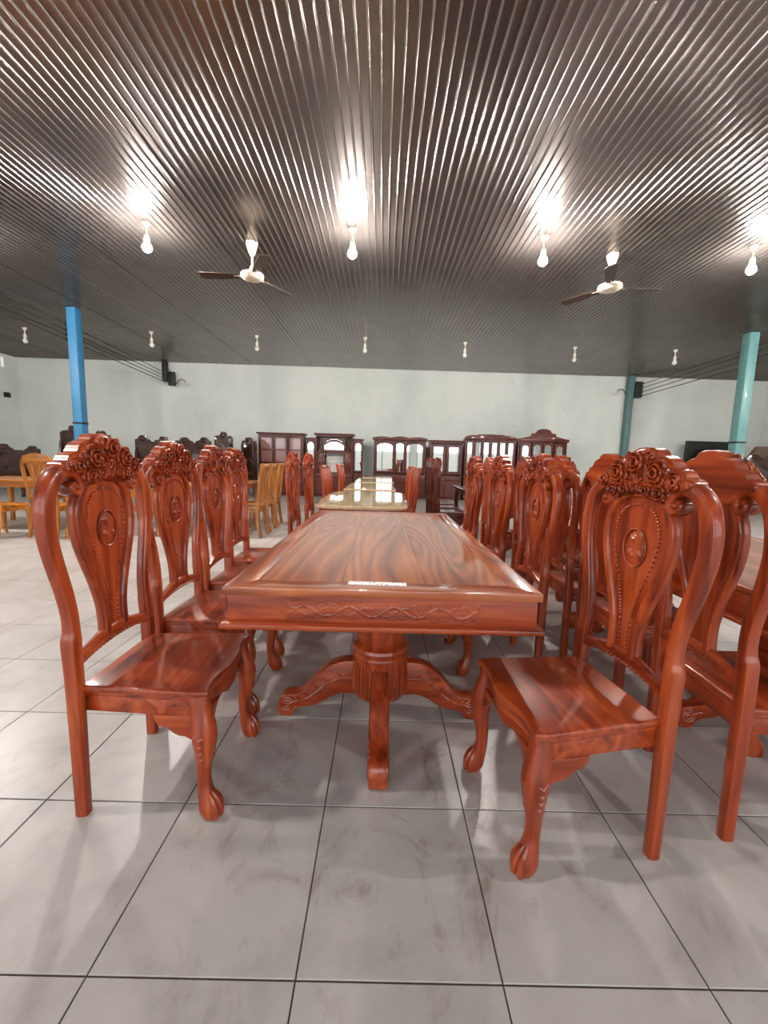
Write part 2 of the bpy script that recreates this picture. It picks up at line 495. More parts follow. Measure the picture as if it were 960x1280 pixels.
# ------------------------------------------------------------------ columns
def column(name, x, y, mat, label, s=0.2, band=True):
    t = thing(name, label, 'column', (x, y, 0))
    MB().box(-s / 2, s / 2, -s / 2, s / 2, 0.02, H + 0.01).obj('post', mat, t, 0.012)
    MB().box(-s * .9, s * .9, -s * .9, s * .9, 0, 0.02).obj('base_plate', mat, t)
    if band:
        b = 0.006; MB().box(-s / 2 - b, s / 2 + b, -s / 2 - b, s / 2 + b, 1.87, 1.91).obj('black_band', BLACK, t)
    return t
CLX, CLY, CRX, CRY, CBX, CBY = -6.864, 9.45, 8.347, 9.80, 8.45, 14.55
column('steel_column', CLX, CLY, BLUE, 'sky blue square steel column with a black band')
column('steel_column', CRX, CRY, TEAL, 'glossy teal square steel column with a dark band', 0.22)
column('steel_column', CBX, CBY, TEALDARK, 'dull grey teal steel column standing against the white wall', 0.2, False)
# ceiling bracket of the cables, on the back wall
BRX, BRY = -7.42, 14.25
t = thing('cable_bracket', 'short dark bracket hanging from ceiling at white wall beside blue column', 'bracket', (BRX, BRY, 0))
MB().box(-.07, .07, -.05, .10, 3.68, H).obj('post', BLACK, t, .006)
MB().box(.12, .34, -.05, .05, 3.55, 4.0).obj('junction_box', BLACK, t, .01)
MB().sweep([(.05, 0, 4.3), (.12, 0, 4.1), (.2, 0, 3.98)], (.012, .012)).obj('lead', CABLE, t)
def rack(parent_loc, label, dx, zs):
    t = thing('insulator_rack', label, 'insulator', parent_loc)
    MB().box(-.02, .02, -.03, .03, zs[0] - .08, zs[-1] + .08).obj('strap', BLACK, t, .004)
    for z in zs: MB().lathe([(.03, -.03), (.045, -.02), (.03, 0), (.045, .02), (.03, .03)], (dx * .05, 0, z), 10).obj('insulator', BLACK, t)
ZL = [3.70, 3.80, 3.90, 4.03]
rack((CLX - .13, CLY, 0), 'dark insulator rack strapped to the sky blue column', -1, ZL)
ZR = [3.70, 3.84, 3.98, 4.10]
rack((CRX + .14, CRY, 0), 'dark insulator rack strapped to the glossy teal column', 1, ZR)
t = thing('junction_box', 'black ribbed junction box on the dull grey teal column', 'junction box', (CBX + .24, CBY - .05, 0))
MB().box(-.12, .12, -.08, .08, 3.62, 4.16).obj('case', BLACK, t, .02)
for k in range(5): MB().box(-.135, .135, -.095, -.075, 3.68 + k * .1, 3.72 + k * .1).obj('rib', BLACK, t)
CK = ('lowest', 'second lowest', 'second highest', 'highest')
for k in range(4):
    p = [(BRX + .02, BRY, 3.66 + k * .1), (CLX - .19, CLY, ZL[k]), (CLX + .35, 2.0, ZL[k] + .02), (CLX + .6, YF + .2, ZL[k])]
    tag(MB().sweep(spline(p, 6), (.011, .011), (0, 0, 1), 6).obj('power_cable', CABLE), CK[k] + ' dark cable of four strung from the blue column to the white wall', 'cable', 'cables on the blue column')
    p = [(CBX + .34, CBY - .1, 3.68 + k * .13), (CRX + .20, CRY, ZR[k]), (CRX - .1, 2.0, ZR[k]), (CRX - .3, YF + .2, ZR[k])]
    tag(MB().sweep(spline(p, 6), (.011, .011), (0, 0, 1), 6).obj('power_cable', CABLE), CK[k] + ' dark cable of four strung between the two teal columns', 'cable', 'cables on the teal columns')
def curl(loc, sgn, label):
    t = thing('wall_lamp', label, 'lamp', loc)
    p = [(0, 0, -.12), (sgn * .1, -.06, -.1), (sgn * .2, -.1, 0), (sgn * .32, -.12, .02), (sgn * .42, -.12, -.05)]
    MB().sweep(spline(p, 6), (.014, .014), (0, 1, 0), 6).obj('wire_arm', CABLE, t)
    MB().ball((sgn * .46, -.12, -.1), (.07, .07, .07), 10, 6).obj('lamp_head', PORCELAIN, t)
curl((BRX + .32, BRY + .02, 3.72), 1, 'small white lamp on a curled wire next to the short dark bracket')
curl((CBX - .1, CBY - .02, 3.86), -1, 'small white lamp on a curled wire next to the dull teal column')
t = thing('wall_speaker', 'small black box fixed to the bare side wall below the window', 'speaker', (X0, 13.9, 3.05))
MB().box(0, .1, -.09, .09, -.08, .08).obj('case', BLACK, t, .02)
MB().box(.1, .13, -.05, .05, -.05, .05).obj('grille', CABLE, t, .01)

# ------------------------------------------------------------------ bulbs and fans
def bulb_proto(lit):
    t = thing('light_bulb', '-', 'bulb')
    MB().lathe([(.045, 0), (.05, -.03), (.03, -.06), (.012, -.08), (.012, -.16)], (0, 0, H + .02), 12).obj('ceiling_rose', PORCELAIN, t)
    MB().lathe([(.02, -.16), (.034, -.18), (.036, -.25), (.03, -.26)], (0, 0, H + .02), 12).obj('lampholder', PORCELAIN, t)
    r = .06
    pr = [(.026, -.25), (.03, -.27)] + [(r * sin(a), -.335 - r * cos(pi - a)) for a in [rad(x) for x in (35, 60, 90, 120, 150, 172)]]
    MB().lathe([(q[0], q[1]) for q in pr], (0, 0, H + .02), 12).obj('bulb_glass', GLOW if lit else MILK, t)
    return Proto(t)
BL, BU = bulb_proto(True), bulb_proto(False)
for x, y, lab in ((-3.30, 6.0, 'glowing bulb beside the ceiling fan, on its blue column side'), (-0.50, 6.0, 'glowing bulb hanging over the centre row of tables'),
                  (2.13, 6.05, 'glowing bulb near the teal side ceiling fan, towards the centre tables'), (5.09, 6.12, 'glowing bulb past the ceiling fan, towards the glossy teal column'),
                  (-3.30, 1.0, 'unseen bulb added to light the open tiled floor'), (5.09, 1.0, 'unseen bulb added for light beyond the red carved pedestal tables'),  # both out of view, added overhead to brighten the near floor
                  (-6.1, 6.0, 'glowing bulb over the orange fan back chairs'), (-8.9, 6.0, 'unseen bulb added for light closest to the bare side wall'), (10.7, 6.1, 'unseen bulb added for light past the glossy teal column'), (7.9, 6.1, 'glowing bulb next to the glossy teal column')):  # outermost bulb at each end is unseen, added to brighten the far walls
    BL.put((x, y, 0), 0, lab, 'bulb', 'glowing bulbs')
for x, y in ((-9.27, 11.0), (-6.05, 11.03), (-3.36, 11.1), (-.55, 11.0), (2.06, 11.17), (5.0, 11.3), (7.67, 11.3), (10.3, 11.3)):
    BU.put((x, y, 0), 0, 'unlit white light bulb hanging near the white wall', 'bulb', 'unlit bulbs')

def fan_proto():
    t = thing('ceiling_fan', '-', 'fan')
    MB().lathe([(.085, H + .02), (.08, H - .02), (.045, H - .13), (.03, H - .16)], n=16).obj('canopy', CREAM, t)
    MB().lathe([(.014, H - .1), (.014, 3.99)], n=10).obj('downrod', CREAM, t)
    MB().lathe([(.03, 4.04), (.05, 3.98), (.12, 3.95), (.165, 3.93), (.17, 3.895), (.15, 3.87), (.08, 3.855), (.01, 3.85)], n=20).obj('motor_housing', CREAM, t)
    for k in range(3):
        a = 2 * pi * k / 3
        out = [(.20, -.05), (.42, -.075), (.74, -.085), (.78, -.05), (.78, .05), (.74, .075), (.42, .065), (.20, .045)]
        m1 = MB().prism(out, -.004, .004, 'xy').xf(lambda x, y, z: (x, y * cos(.2) - z * sin(.2), 3.90 + y * sin(.2) + z * cos(.2)))
        m1.xf(lambda x, y, z: (x * cos(a) - y * sin(a), x * sin(a) + y * cos(a), z))
        bl = m1.obj('blade', BROWNBLADE, t)
        m2 = MB().box(.14, .27, -.02, .02, 3.896, 3.908).xf(lambda x, y, z: (x * cos(a) - y * sin(a), x * sin(a) + y * cos(a), z))
        m2.obj('blade_iron', CREAM, bl)
    return Proto(t)
FAN = fan_proto()
FAN.put((-2.02, 6.48, 0), rad(60), 'cream ceiling fan with brown blades between the bulbs, towards the blue column', 'fan', 'ceiling fans')
FAN.put((3.32, 6.5, 0), rad(3), 'cream ceiling fan with brown blades between the bulbs, towards the teal column', 'fan', 'ceiling fans')

# ------------------------------------------------------------------ carved dining chair
def rosettes(x, z, ros):
    best = 0.0
    for cx, cz, r, k in ros:
        dx, dz = x - cx, z - cz; q = sqrt(dx * dx + dz * dz) / r
        if q >= 1.15: continue
        th = math.atan2(dz, dx)
        if k == 0:       # fan shell
            hgt = 0.6 * r * sqrt(max(0, 1 - q * q * .75)) * (.8 + .2 * cos(13 * th))
        else:
            ring = q * 3.2; lay = int(ring)
            e = .45 * abs(sin(k * .5 * th + lay * 1.3))
            s = (ring - e) % 1.0
            hgt = .72 * r * sqrt(max(0, 1.33 - q * q)) * (.40 + .60 * (1 - s))
        best = max(best, hgt)
    return best
CREST_TOP = [(0, 1.312), (.03, 1.309), (.05, 1.300), (.062, 1.284), (.08, 1.282), (.105, 1.272), (.12, 1.256), (.126, 1.242), (.15, 1.240), (.166, 1.228),
             (.172, 1.212), (.19, 1.212), (.202, 1.204), (.206, 1.192)]
CREST_BOT = [(0, 1.150), (.05, 1.146), (.085, 1.130), (.11, 1.128), (.13, 1.145), (.16, 1.168), (.19, 1.176), (.206, 1.180)]
SPLAT = [(.052, .585), (.05, .64), (.056, .70), (.078, .78), (.108, .86), (.132, .93), (.143, 1.0), (.138, 1.06), (.112, 1.115), (.066, 1.148), (0, 1.158)]
def back_y(z): return -.218 - .035 * max(0, z - .5)
def carved_chair(W, name='carved_dining_chair'):
    t = thing(name, '-', 'chair')
    # seat slab with a serpentine front edge
    def outline(ins, hwf=.236, hwr=.213):
        pts = [(-(hwr - ins), -.205 + ins * .3)]
        fx = hwf - ins
        pts.append((-fx, .19 - ins))
        for i in range(17):
            x = -fx + 2 * fx * i / 16
            e = (abs(x) / fx)
            y = .232 + .014 * cos(1.5 * pi * e) - ins
            if e > .94: x *= .975
            pts.append((x, y))
        pts += [(fx, .19 - ins), (hwr - ins, -.205 + ins * .3)]
        return pts
    sb = MB().prism(outline(0), .445, .470, 'xy')
    seat = sb.obj('seat', W['x'], t, .009, 3)
    MB().prism(outline(.010), .428, .446, 'xy').obj('seat_moulding', W['x'], seat, .004)
    MB().prism(outline(.013), .372, .429, 'xy').obj('seat_frame', W['x'], t, .004)
    # scalloped front skirt and side brackets
    top = [(-.19, .376), (.19, .376)]
    low = []
    for i in range(21):
        x = .19 - .38 * i / 20; e = abs(x) / .19
        low.append((x, .376 - (.022 + .014 * cos(2 * pi * e * 1.25) + .055 * max(0, e - .62) / .38)))
    MB().prism(top + low, .196, .214, 'xz').obj('front_skirt', W['x'], t, .004)
    for sx in (-1, 1):
        br = [(.19, .376), (.19, .285), (.165, .288), (.145, .300), (.125, .302), (.105, .312), (.085, .330), (.062, .335), (.045, .352), (.04, .376)]
        MB().prism(br, sx * .198, sx * .222, 'yz').obj('bracket', W['y'], t, .004)
    # cabriole front legs with claw feet
    for sx in (-1, 1):
        path = [(sx * .197, .185, .44, .030, .030), (sx * .203, .195, .38, .034, .034), (sx * .212, .208, .31, .041, .039), (sx * .212, .208, .25, .034, .032),
                (sx * .206, .200, .18, .025, .025), (sx * .204, .200, .12, .022, .023), (sx * .209, .209, .075, .028, .028), (sx * .213, .219, .04, .033, .034), (sx * .214, .226, .012, .027, .030), (sx * .214, .228, 0, .022, .026)]
        sp = spline(path, 3)
        lg = MB().sweep([q[:3] for q in sp], [(q[3], q[4]) for q in sp], (0, 1, 0), 12, 2.6).obj('leg', W['z'], t)
        cl = MB()
        for a in (-.6, 0, .6):
            c, s_ = cos(a), sin(a)
            bx, by = sx * .213 + s_ * .012, .205
            pp = [(bx, by + .012, .10), (bx + s_ * .018, by + c * .036, .07), (bx + s_ * .026, by + c * .050, .035), (bx + s_ * .026, by + c * .052, .006)]
            q = spline([(*p, r) for p, r in zip(pp, (.006, .011, .012, .008))], 3)
            cl.sweep([v[:3] for v in q], [(v[3], v[3]) for v in q], (1, 0, 0), 7)
        cl.obj('claw_foot', W['z'], lg)
        kn = MB()
        for k in range(5):
            z0 = .345 - k * .026; w_ = .020 - abs(k - 1.5) * .003
            yk = lerp_table([(.22, .233), (.25, .239), (.31, .247), (.36, .231)], z0 - .007)
            kn.sweep([(sx * .212 - w_, yk - .008, z0), (sx * .212, yk - .001, z0 - .014), (sx * .212 + w_, yk - .008, z0)], (.0055, .0055), (0, 1, 0), 6)
            xk = yk + .006
            kn.sweep([(sx * (xk - .008), .205 - w_, z0), (sx * (xk - .001), .205, z0 - .014), (sx * (xk - .008), .205 + w_, z0)], (.0055, .0055), (1, 0, 0), 6)
        kn.obj('knee_carving', W['z'], lg)
    # back posts: straight rear leg, shoulder, swelling stile, scroll
    for sx in (-1, 1):
        P = [(.214, 0, .020, .022), (.214, .20, .021, .023), (.214, .44, .023, .025), (.214, .57, .024, .026), (.212, .625, .026, .026), (.207, .66, .021, .023), (.208, .72, .021, .022),
             (.222, .80, .022, .022), (.245, .89, .024, .022), (.262, .98, .026, .022), (.262, 1.06, .027, .023), (.246, 1.125, .026, .024), (.216, 1.166, .025, .026), (.182, 1.180, .023, .028), (.150, 1.173, .020, .030), (.131, 1.151, .017, .031), (.130, 1.126, .014, .031), (.146, 1.110, .012, .030), (.164, 1.117, .010, .029), (.168, 1.134, .009, .028), (.156, 1.143, .008, .027)]
        sp = spline(P, 3)
        MB().sweep([(sx * q[0], back_y(q[1]), q[1]) for q in sp], [(q[2], q[3]) for q in sp], (0, 1, 0), 12, 3.2).obj('back_post', W['z'], t)
        cr = MB().ball((sx * .150, back_y(1.13) + .012, 1.131), (.012, .022, .012), 10, 6)
        cr.obj('volute', W['z'], t)
    # lower rail
    rp = spline([(-.21, .545), (-.12, .565), (-.05, .585), (0, .59), (.05, .585), (.12, .565), (.21, .545)], 3)
    rl = MB().sweep([(x, back_y(z), z) for x, z in rp], (.022, .018), (0, 1, 0), 10, 2.6).obj('lower_rail', W['x'], t)
    bd = MB()
    for i in range(15):
        x = -.14 + .02 * i; z = .545 + .022 * (1 - (x / .21) ** 2)
        bd.ball((x, back_y(z) + .004, z - .006), (.011, .016, .010), 7, 4)
    bd.obj('rail_carving', W['x'], rl)
    # splat
    half = spline(SPLAT, 4)
    out = [(x, z) for x, z in half] + [(-x, z) for x, z in reversed(half[:-1])]
    ins = MB().prism([(x * .9, z - .004) for x, z in out], -.011, .007, 'xz').xf(lambda x, y, z: (x, y + back_y(z), z))
    spl = ins.obj('splat', W['z'], t)
    MB().sweep([(x, back_y(z), z) for x, z in out], (.017, .022), (0, 1, 0), 10, 2.3).obj('splat_rim', W['z'], spl)
    # inner beading
    inner = spline([(.019, .625), (.02, .68), (.032, .76), (.056, .85), (.082, .92), (.097, .99), (.094, 1.045), (.072, 1.09), (.036, 1.112), (0, 1.118)], 8)
    bd = MB(); last = None
    for x, z in inner:
        if last is None or sqrt((x - last[0]) ** 2 + (z - last[1]) ** 2) > .0105:
            last = (x, z)
            for sx in ((-1, 1) if x > .003 else (1,)): bd.ball((sx * x, back_y(z) + .008, z), (.0048, .0065, .0048), 6, 4)
    bd.obj('beading', W['z'], spl)
    # medallion
    md = MB()
    ring = [(.050 * cos(a), back_y(.97) + .010, .968 + .066 * sin(a)) for a in [2 * pi * k / 28 for k in range(28)]]
    md.sweep(ring, (.0045, .005), (0, 1, 0), 6, closed=True)
    def mf(u, v):
        a = 2 * pi * u; x = .048 * v * cos(a); z = .968 + .064 * v * sin(a)
        hh = .004 + .009 * max(0, sin(x * 130 + 1.2 * sin(z * 110))) * max(0, cos(z * 120 - .6)) + .003 * sin(7 * a) * v * (1 - v)
        return (x, back_y(z) + .0065 + hh * (1 - v ** 6), z)
    md.grid(mf, 28, 9)
    md.obj('medallion', W['z'], spl)
    # crest
    N = 110
    xs = [-.206 + .412 * i / N for i in range(N + 1)]
    top = [lerp_table(CREST_TOP, abs(x)) for x in xs]; bot = [lerp_table(CREST_BOT, abs(x)) for x in xs]
    ol = list(zip(xs, top)) + list(zip(reversed(xs), reversed(bot)))
    cr = MB().prism(ol[::2], -.030, .020, 'xz').xf(lambda x, y, z: (x, y + back_y(z), z))
    crest = cr.obj('crest_rail', W['x'], t, .003, 1)
    ros = [(0, 1.262, .050, 5), (-.084, 1.226, .046, 5), (.084, 1.226, .046, 5), (0, 1.190, .036, 0), (-.155, 1.200, .034, 4), (.155, 1.200, .034, 4), (-.048, 1.168, .032, 3), (.048, 1.168, .032, 3),
           (-.105, 1.165, .034, 3), (.105, 1.165, .034, 3), (-.042, 1.280, .026, 3), (.042, 1.280, .026, 3), (-.122, 1.232, .026, 3), (.122, 1.232, .026, 3), (.188, 1.196, .018, 3), (-.188, 1.196, .018, 3)]
    def cf(u, v):
        i = u * N; x = -.206 + .412 * u
        tz, bz = lerp_table(CREST_TOP, abs(x)), lerp_table(CREST_BOT, abs(x))
        z = bz + (tz - bz) * v
        edge = min(1, min(v, 1 - v) * 9) * min(1, min(u, 1 - u) * 30)
        return (x, back_y(z) + .017 + (.003 + .9 * rosettes(x, z, ros)) * (.25 + .75 * edge), z)
    MB().grid(cf, 150, 60).obj('rose_carving', W['x'], crest, sharp=32)
    # crisp petal ridges and shell flutes cut into the flowers
    def surf(x, z):
        return back_y(z) + .017 + .003 + .9 * rosettes(x, z, ros)
    def inside(x, z):
        return abs(x) < .198 and lerp_table(CREST_BOT, abs(x)) + .006 < z < lerp_table(CREST_TOP, abs(x)) - .004
    pc = MB()
    for q, (cx, cz, rr_, k) in enumerate(ros):
        if k == 0:
            for j in range(7):
                a = rad(-15 + 35 * j)
                pts = [(cx + rr_ * f * cos(a), cz - .008 + rr_ * f * sin(a)) for f in (.25, .6, .95)]
                pc.sweep([(x, surf(x, z) + .001, z) for x, z in pts], [(.002, .003), (.0035, .004), (.004, .004)], (0, 1, 0), 6)
            continue
        for fr_, lobes in ((.93, 6), (.62, 5), (.32, 3)):
            for j in range(lobes):          # each petal edge is a small arc
                a0 = 2 * pi * (j + .37 * q) / lobes + fr_ * 4
                pts = []
                for i in range(6):
                    u = i / 5; a = a0 + (u - .5) * 2 * pi / lobes * 1.05
                    rho = rr_ * fr_ * (.80 + .22 * sin(pi * u))
                    pts.append((cx + rho * cos(a), cz + rho * sin(a)))
                if all(inside(x, z) for x, z in pts):
                    pc.sweep([(x, back_y(z) + .020 + .62 * rr_ * sqrt(max(.05, 1.25 - fr_ * fr_)) + .004 * sin(pi * i / 5), z) for i, (x, z) in enumerate(pts)],
                             [(.0022 + .0022 * sin(pi * i / 5), .0075) for i in range(6)], (0, 1, 0), 6)
    pc.obj('petal_carving', W['x'], crest)
    return Proto(t)
CH = carved_chair(RED)
CHD = carved_chair(DARKRED)
A = rad(-90); B = rad(90)
g = 'carved red chairs along the bare table'
CH.put((-.790, 1.50, 0), A, 'red carved dining chair at the paper label end, on the side facing the yellow chairs', 'chair', g)
CH.put((-.835, 2.09, 0), rad(-91), 'second red carved chair from the paper label, on the yellow chairs side', 'chair', g)
CH.put((-.865, 2.685, 0), rad(-89), 'third red carved chair from the paper label, on the yellow chairs side', 'chair', g)
CH.put((-.940, 3.25, 0), rad(-90), 'fourth red carved chair from the paper label, on the yellow chairs side', 'chair', g)
CH.put((.655, 1.357, 0), rad(98.5), 'red carved dining chair turned out from the table near the paper label', 'chair', g)
CH.put((.722, 2.50, 0), rad(91), 'second red carved chair from the paper label, on the teal column side', 'chair', g)
CH.put((.672, 3.17, 0), rad(90), 'third red carved chair from the paper label, on the teal column side', 'chair', g)
CH.put((.622, 3.86, 0), rad(90), 'fourth red carved chair from the paper label, on the teal column side', 'chair', g)
g = 'carved red chairs turned back to back'
for k, (y, lab) in enumerate(((1.455, 'nearest red carved chair showing its plain back, drawn up to the next table'), (2.16, 'second red carved chair with its plain back showing, next table row'),
                              (2.75, 'third red carved chair with its plain back showing, next table row'), (3.44, 'fourth red carved chair with its plain back showing, next table row'), (4.6, 'red carved chair with plain back showing, beyond the fourth in its row'))):
    CH.put((1.425 + .01 * (k % 2), y, 0), rad(-90 - 2 * (k == 0)), lab, 'chair', g)
g = 'carved red chairs at the glass table'
CH.put((-.76, 4.55, 0), A, 'red carved chair at the rounded glass table, close to the bare table', 'chair', g)
CH.put((-.76, 5.5, 0), A, 'red carved chair at the rounded glass table, close to the slim red chairs', 'chair', g)
g = 'dark carved chairs'
for x, y, r, lab in ((1.10, 6.55, -90, 'dark red carved chair at the dark brown table, first from the plain-backed row'), (1.09, 7.2, -91, 'dark red carved chair in the middle of the dark brown table'),
                     (1.11, 7.85, -90, 'dark red carved chair at the dark brown table, last before the cabinets'), (2.42, 6.9, 90, 'dark red carved chair across the dark brown table')):
    CHD.put((x, y, 0), rad(r), lab, 'chair', g)

# ------------------------------------------------------------------ carved pedestal table
def relief_strip(hw, z0, z1, y, sgn):
    """scrolling vine relief on an apron face at y, facing sgn*-y"""
    def fn(u, v):
        x = -hw + 2 * hw * u; z = z0 + (z1 - z0) * v; q = v * 2 - 1
        e = abs(x) / hw
        lim = 1 - .55 * max(0, e - .72) / .28
        hgt = max(0, 1 - abs(q - .5 * sin(x * 40)) / .13)
        hgt = max(hgt, .8 * max(0, 1 - abs(q + .42 * sin(x * 47 + 1.1)) / .11))
        for k in range(-9, 10):
            cx = k * hw / 9.6; cq = -.38 * sin(cx * 40) + .12 * sin(k * 2.4)
            dx_, dq = (x - cx) / .019, (q - cq) / .52
            d = sqrt(dx_ * dx_ + dq * dq); th = math.atan2(dq, dx_)
            if d < 1.1: hgt = max(hgt, (1 - d / 1.15) ** .4 * (.55 + .45 * cos(11 * d + 2 * th + k)) * (.8 + .2 * cos(5 * th)))
        if abs(q) > lim: hgt = max(0, 1 - abs(abs(q) - lim) / .12) * .5
        if e > .965: hgt = max(hgt, .7)
        hgt *= min(1, min(u, 1 - u) * 60, min(v, 1 - v) * 10)
        return (x, y - sgn * (.0008 + .0042 * hgt), z)
    return MB().grid(fn, 300, 20)
def pedestal(t, y, W):
    ped = MB().lathe([(.10, .72), (.125, .70), (.132, .64), (.130, .50), (.126, .44), (.116, .405), (.105, .39), (.112, .385), (.132, .375), (.137, .362), (.132, .35), (.126, .345), (.134, .338), (.137, .325), (.132, .315),
                      (.130, .30), (.134, .24), (.134, .16), (.126, .13), (.10, .11), (.05, .105)], (0, y, 0), 32).obj('pedestal', W['z'], t)
    fl = MB()
    for k in range(40):
        a = 2 * pi * k / 40
        fl.sweep([(.134 * cos(a), y + .134 * sin(a), .155), (.1345 * cos(a), y + .1345 * sin(a), .24), (.131 * cos(a), y + .131 * sin(a), .30)], (.0035, .0035), (cos(a), sin(a), .01), 5)
    fl.obj('fluting', W['z'], ped)
    return ped
def table_leg_mesh(W):
    up = spline([(.09, .285), (.16, .287), (.23, .268), (.29, .225), (.335, .168), (.375, .125), (.41, .112), (.445, .112), (.475, .095), (.49, .06), (.488, .022), (.478, 0)], 2)
    lo = spline([(.425, 0), (.412, .022), (.39, .045), (.35, .05), (.30, .062), (.24, .10), (.17, .125), (.09, .115)], 2)
    body = MB().prism([tuple(p) for p in up + lo], -.037, .037, 'xz').mesh('leg', W['x'], .006)
    cv = MB()
    for s in (-1, 1):
        sp_ = []
        for k in range(26):
            a = .55 * k; r = .036 * (1 - k / 30)
            sp_.append((.448 + r * cos(a + 1.2), s * .037, .062 + r * sin(a + 1.2)))
        cv.sweep(sp_, (.0055, .0055), (0, 1, 0), 6)
        mid = [((a[0] + b[0]) / 2, (a[1] + b[1]) / 2) for a, b in zip(up[1:16:2], [lo[int(len(lo) - 1 - i * len(lo) / 9)] for i in range(8)])]
        cv.sweep(spline([(x, s * .037, z) for x, z in mid], 3), (.006, .006), (0, 1, 0), 6)
        for (x, z) in mid[1:-1]:
            for d in (-1, 1): cv.sweep(spline([(x, s * .037, z), (x + .008, s * .038, z + d * .014), (x + .022, s * .036, z + d * .022)], 3), (.0045, .0045), (0, 1, 0), 5)
    cm = cv.mesh('leg_carving', W['x'])
    return body, cm
LEGM = table_leg_mesh(RED)
def carved_table(W=RED):
    """local: centre of the top at x=0,y=0, long axis y"""
    t = thing('carved_dining_table', '-', 'table')
    hw, hl, bw = .552, 1.09, .095
    z0, z1 = .772, .800
    tt = MB().box(-hw + .02, hw - .02, -hl + .02, hl - .02, z0 - .004, z1 - .012).obj('tabletop', W['y'], t)
    for s in (-1, 1):   # mitred frame boards and the middle boards
        MB().prism([(-hw, s * hl), (hw, s * hl), (hw - bw, s * (hl - bw)), (-hw + bw, s * (hl - bw))], z0, z1, 'xy').obj('frame_board', TOPWOOD['x'], tt, .002, 2)
        MB().prism([(s * hw, -hl), (s * hw, hl), (s * (hw - bw), hl - bw), (s * (hw - bw), -hl + bw)], z0, z1, 'xy').obj('frame_board', TOPWOOD['y'], tt, .002, 2)
    n = 3; iw = 2 * (hw - bw) / n
    for k in range(n):
        MB().box(-hw + bw + k * iw + .0002, -hw + bw + (k + 1) * iw - .0002, -hl + bw + .0004, hl - bw - .0004, z0, z1 - .0006).obj('top_board', TOPWOOD['y'], tt, .0008, 1)
    aw, al = hw - .012, hl - .012
    for s in (-1, 1):
        a = MB().box(-aw, aw, min(s * al, s * (al - .025)), max(s * al, s * (al - .025)), .672, z0 - .002).obj('apron', W['x'], t, .002)
        relief_strip(.34, .682, .752, s * al, -s).obj('vine_carving', W['x'], a, sharp=70)
        MB().box(min(s * aw, s * (aw - .025)), max(s * aw, s * (aw - .025)), -al + .025, al - .025, .672, z0 - .002).obj('apron', W['y'], t, .002)
        l0 = hw + .012; l1 = hl + .012
        MB().box(-l0, l0, min(s * l1, s * (l1 - .05)), max(s * l1, s * (l1 - .05)), .652, .674).obj('apron_lip', W['x'], t, .008, 3)
        MB().box(min(s * l0, s * (l0 - .05)), max(s * l0, s * (l0 - .05)), -l1 + .05, l1 - .05, .652, .674).obj('apron_lip', W['y'], t, .008, 3)
    for y in (-.56, .62):
        pedestal(t, y, W)
        for a in (0, 90, 180, 270):
            lg = link('leg', LEGM[0], t, (0, y, 0)); lg.rotation_euler = (0, 0, rad(a))
            link('leg_carving', LEGM[1], lg)
    return Proto(t)
CT = carved_table()
TB = CT.put((.007, 2.45, 0), rad(0.3), 'bare red wooden dining table with carved apron and a paper label on top', 'table', 'carved pedestal tables')
CT.put((1.95, 2.43, 0), rad(0), 'red carved pedestal table beyond the chairs with plain backs', 'table', 'carved pedestal tables')
CT.put((2.0, 4.85, 0), rad(1), 'red carved pedestal table second in the row behind the plain-backed chairs', 'table', 'carved pedestal tables')
pl = MB().box(-.105, .105, -.019, .019, 0, .0012).obj('paper_label', PAPER)
pl.location = (-.010, 1.437, .8006); pl.rotation_euler = (0, 0, rad(-1))
tag(pl, 'small white printed paper strip lying on the bare red table', 'label')

# ------------------------------------------------------------------ glass topped tables down the centre
def glass_table(loc, hw, hl, clip, label, W, pedest):
    t = thing('glass_topped_table', label, 'table', loc, 0, 'glass topped tables in the centre row')
    def ol(e):
        pts = []
        for sx, sy, a0 in ((1, 1, 0), (-1, 1, 90), (-1, -1, 180), (1, -1, 270)):
            for k in range(5):
                a = rad(a0 + 22.5 * k); pts.append((sx * (hw + e - clip) + clip * cos(a), sy * (hl + e - clip) + clip * sin(a)))
        return pts
    MB().prism(ol(-.01), .765, .795, 'xy').obj('tabletop', PALETOP, t, .006)
    MB().prism(ol(0), .797, .805, 'xy').obj('glass_sheet', SHEET, t, .002, 1)
    MB().box(-hw + .07, hw - .07, -hl + .12, hl - .12, .68, .766).obj('apron', W['y'], t, .003)
    if pedest:
        for s in (-1, 1):
            pedestal(t, s * .3, W)
            for a in (0, 90, 180, 270):
                lg = link('leg', LEGM[0], t, (0, s * .3, 0)); lg.rotation_euler = (0, 0, rad(a)); link('leg_carving', LEGM[1], lg)
    else:
        for sx in (-1, 1):
            for sy in (-1, 1):
                p = [(sx * (hw - .11), sy * (hl - .17), .70), (sx * (hw - .11), sy * (hl - .16), .35), (sx * (hw - .09), sy * (hl - .12), 0)]
                MB().sweep(spline(p, 4), (.033, .033), (0, 1, 0), 8, 4).obj('leg', W['z'], t)
glass_table((-.21, 4.86, 0), .48, .98, .26, 'glass topped table with rounded corners next to the bare red table', RED, True)
glass_table((-.20, 7.08, 0), .405, .86, .05, 'glass topped table between slim red chairs, second beyond the bare table', DARKRED, False)
glass_table((-.17, 9.2, 0), .405, .86, .05, 'glass topped table third beyond the bare table', DARKRED, False)
glass_table((-.15, 11.4, 0), .405, .86, .05, 'glass topped table standing closest to the cabinets', DARKRED, False)

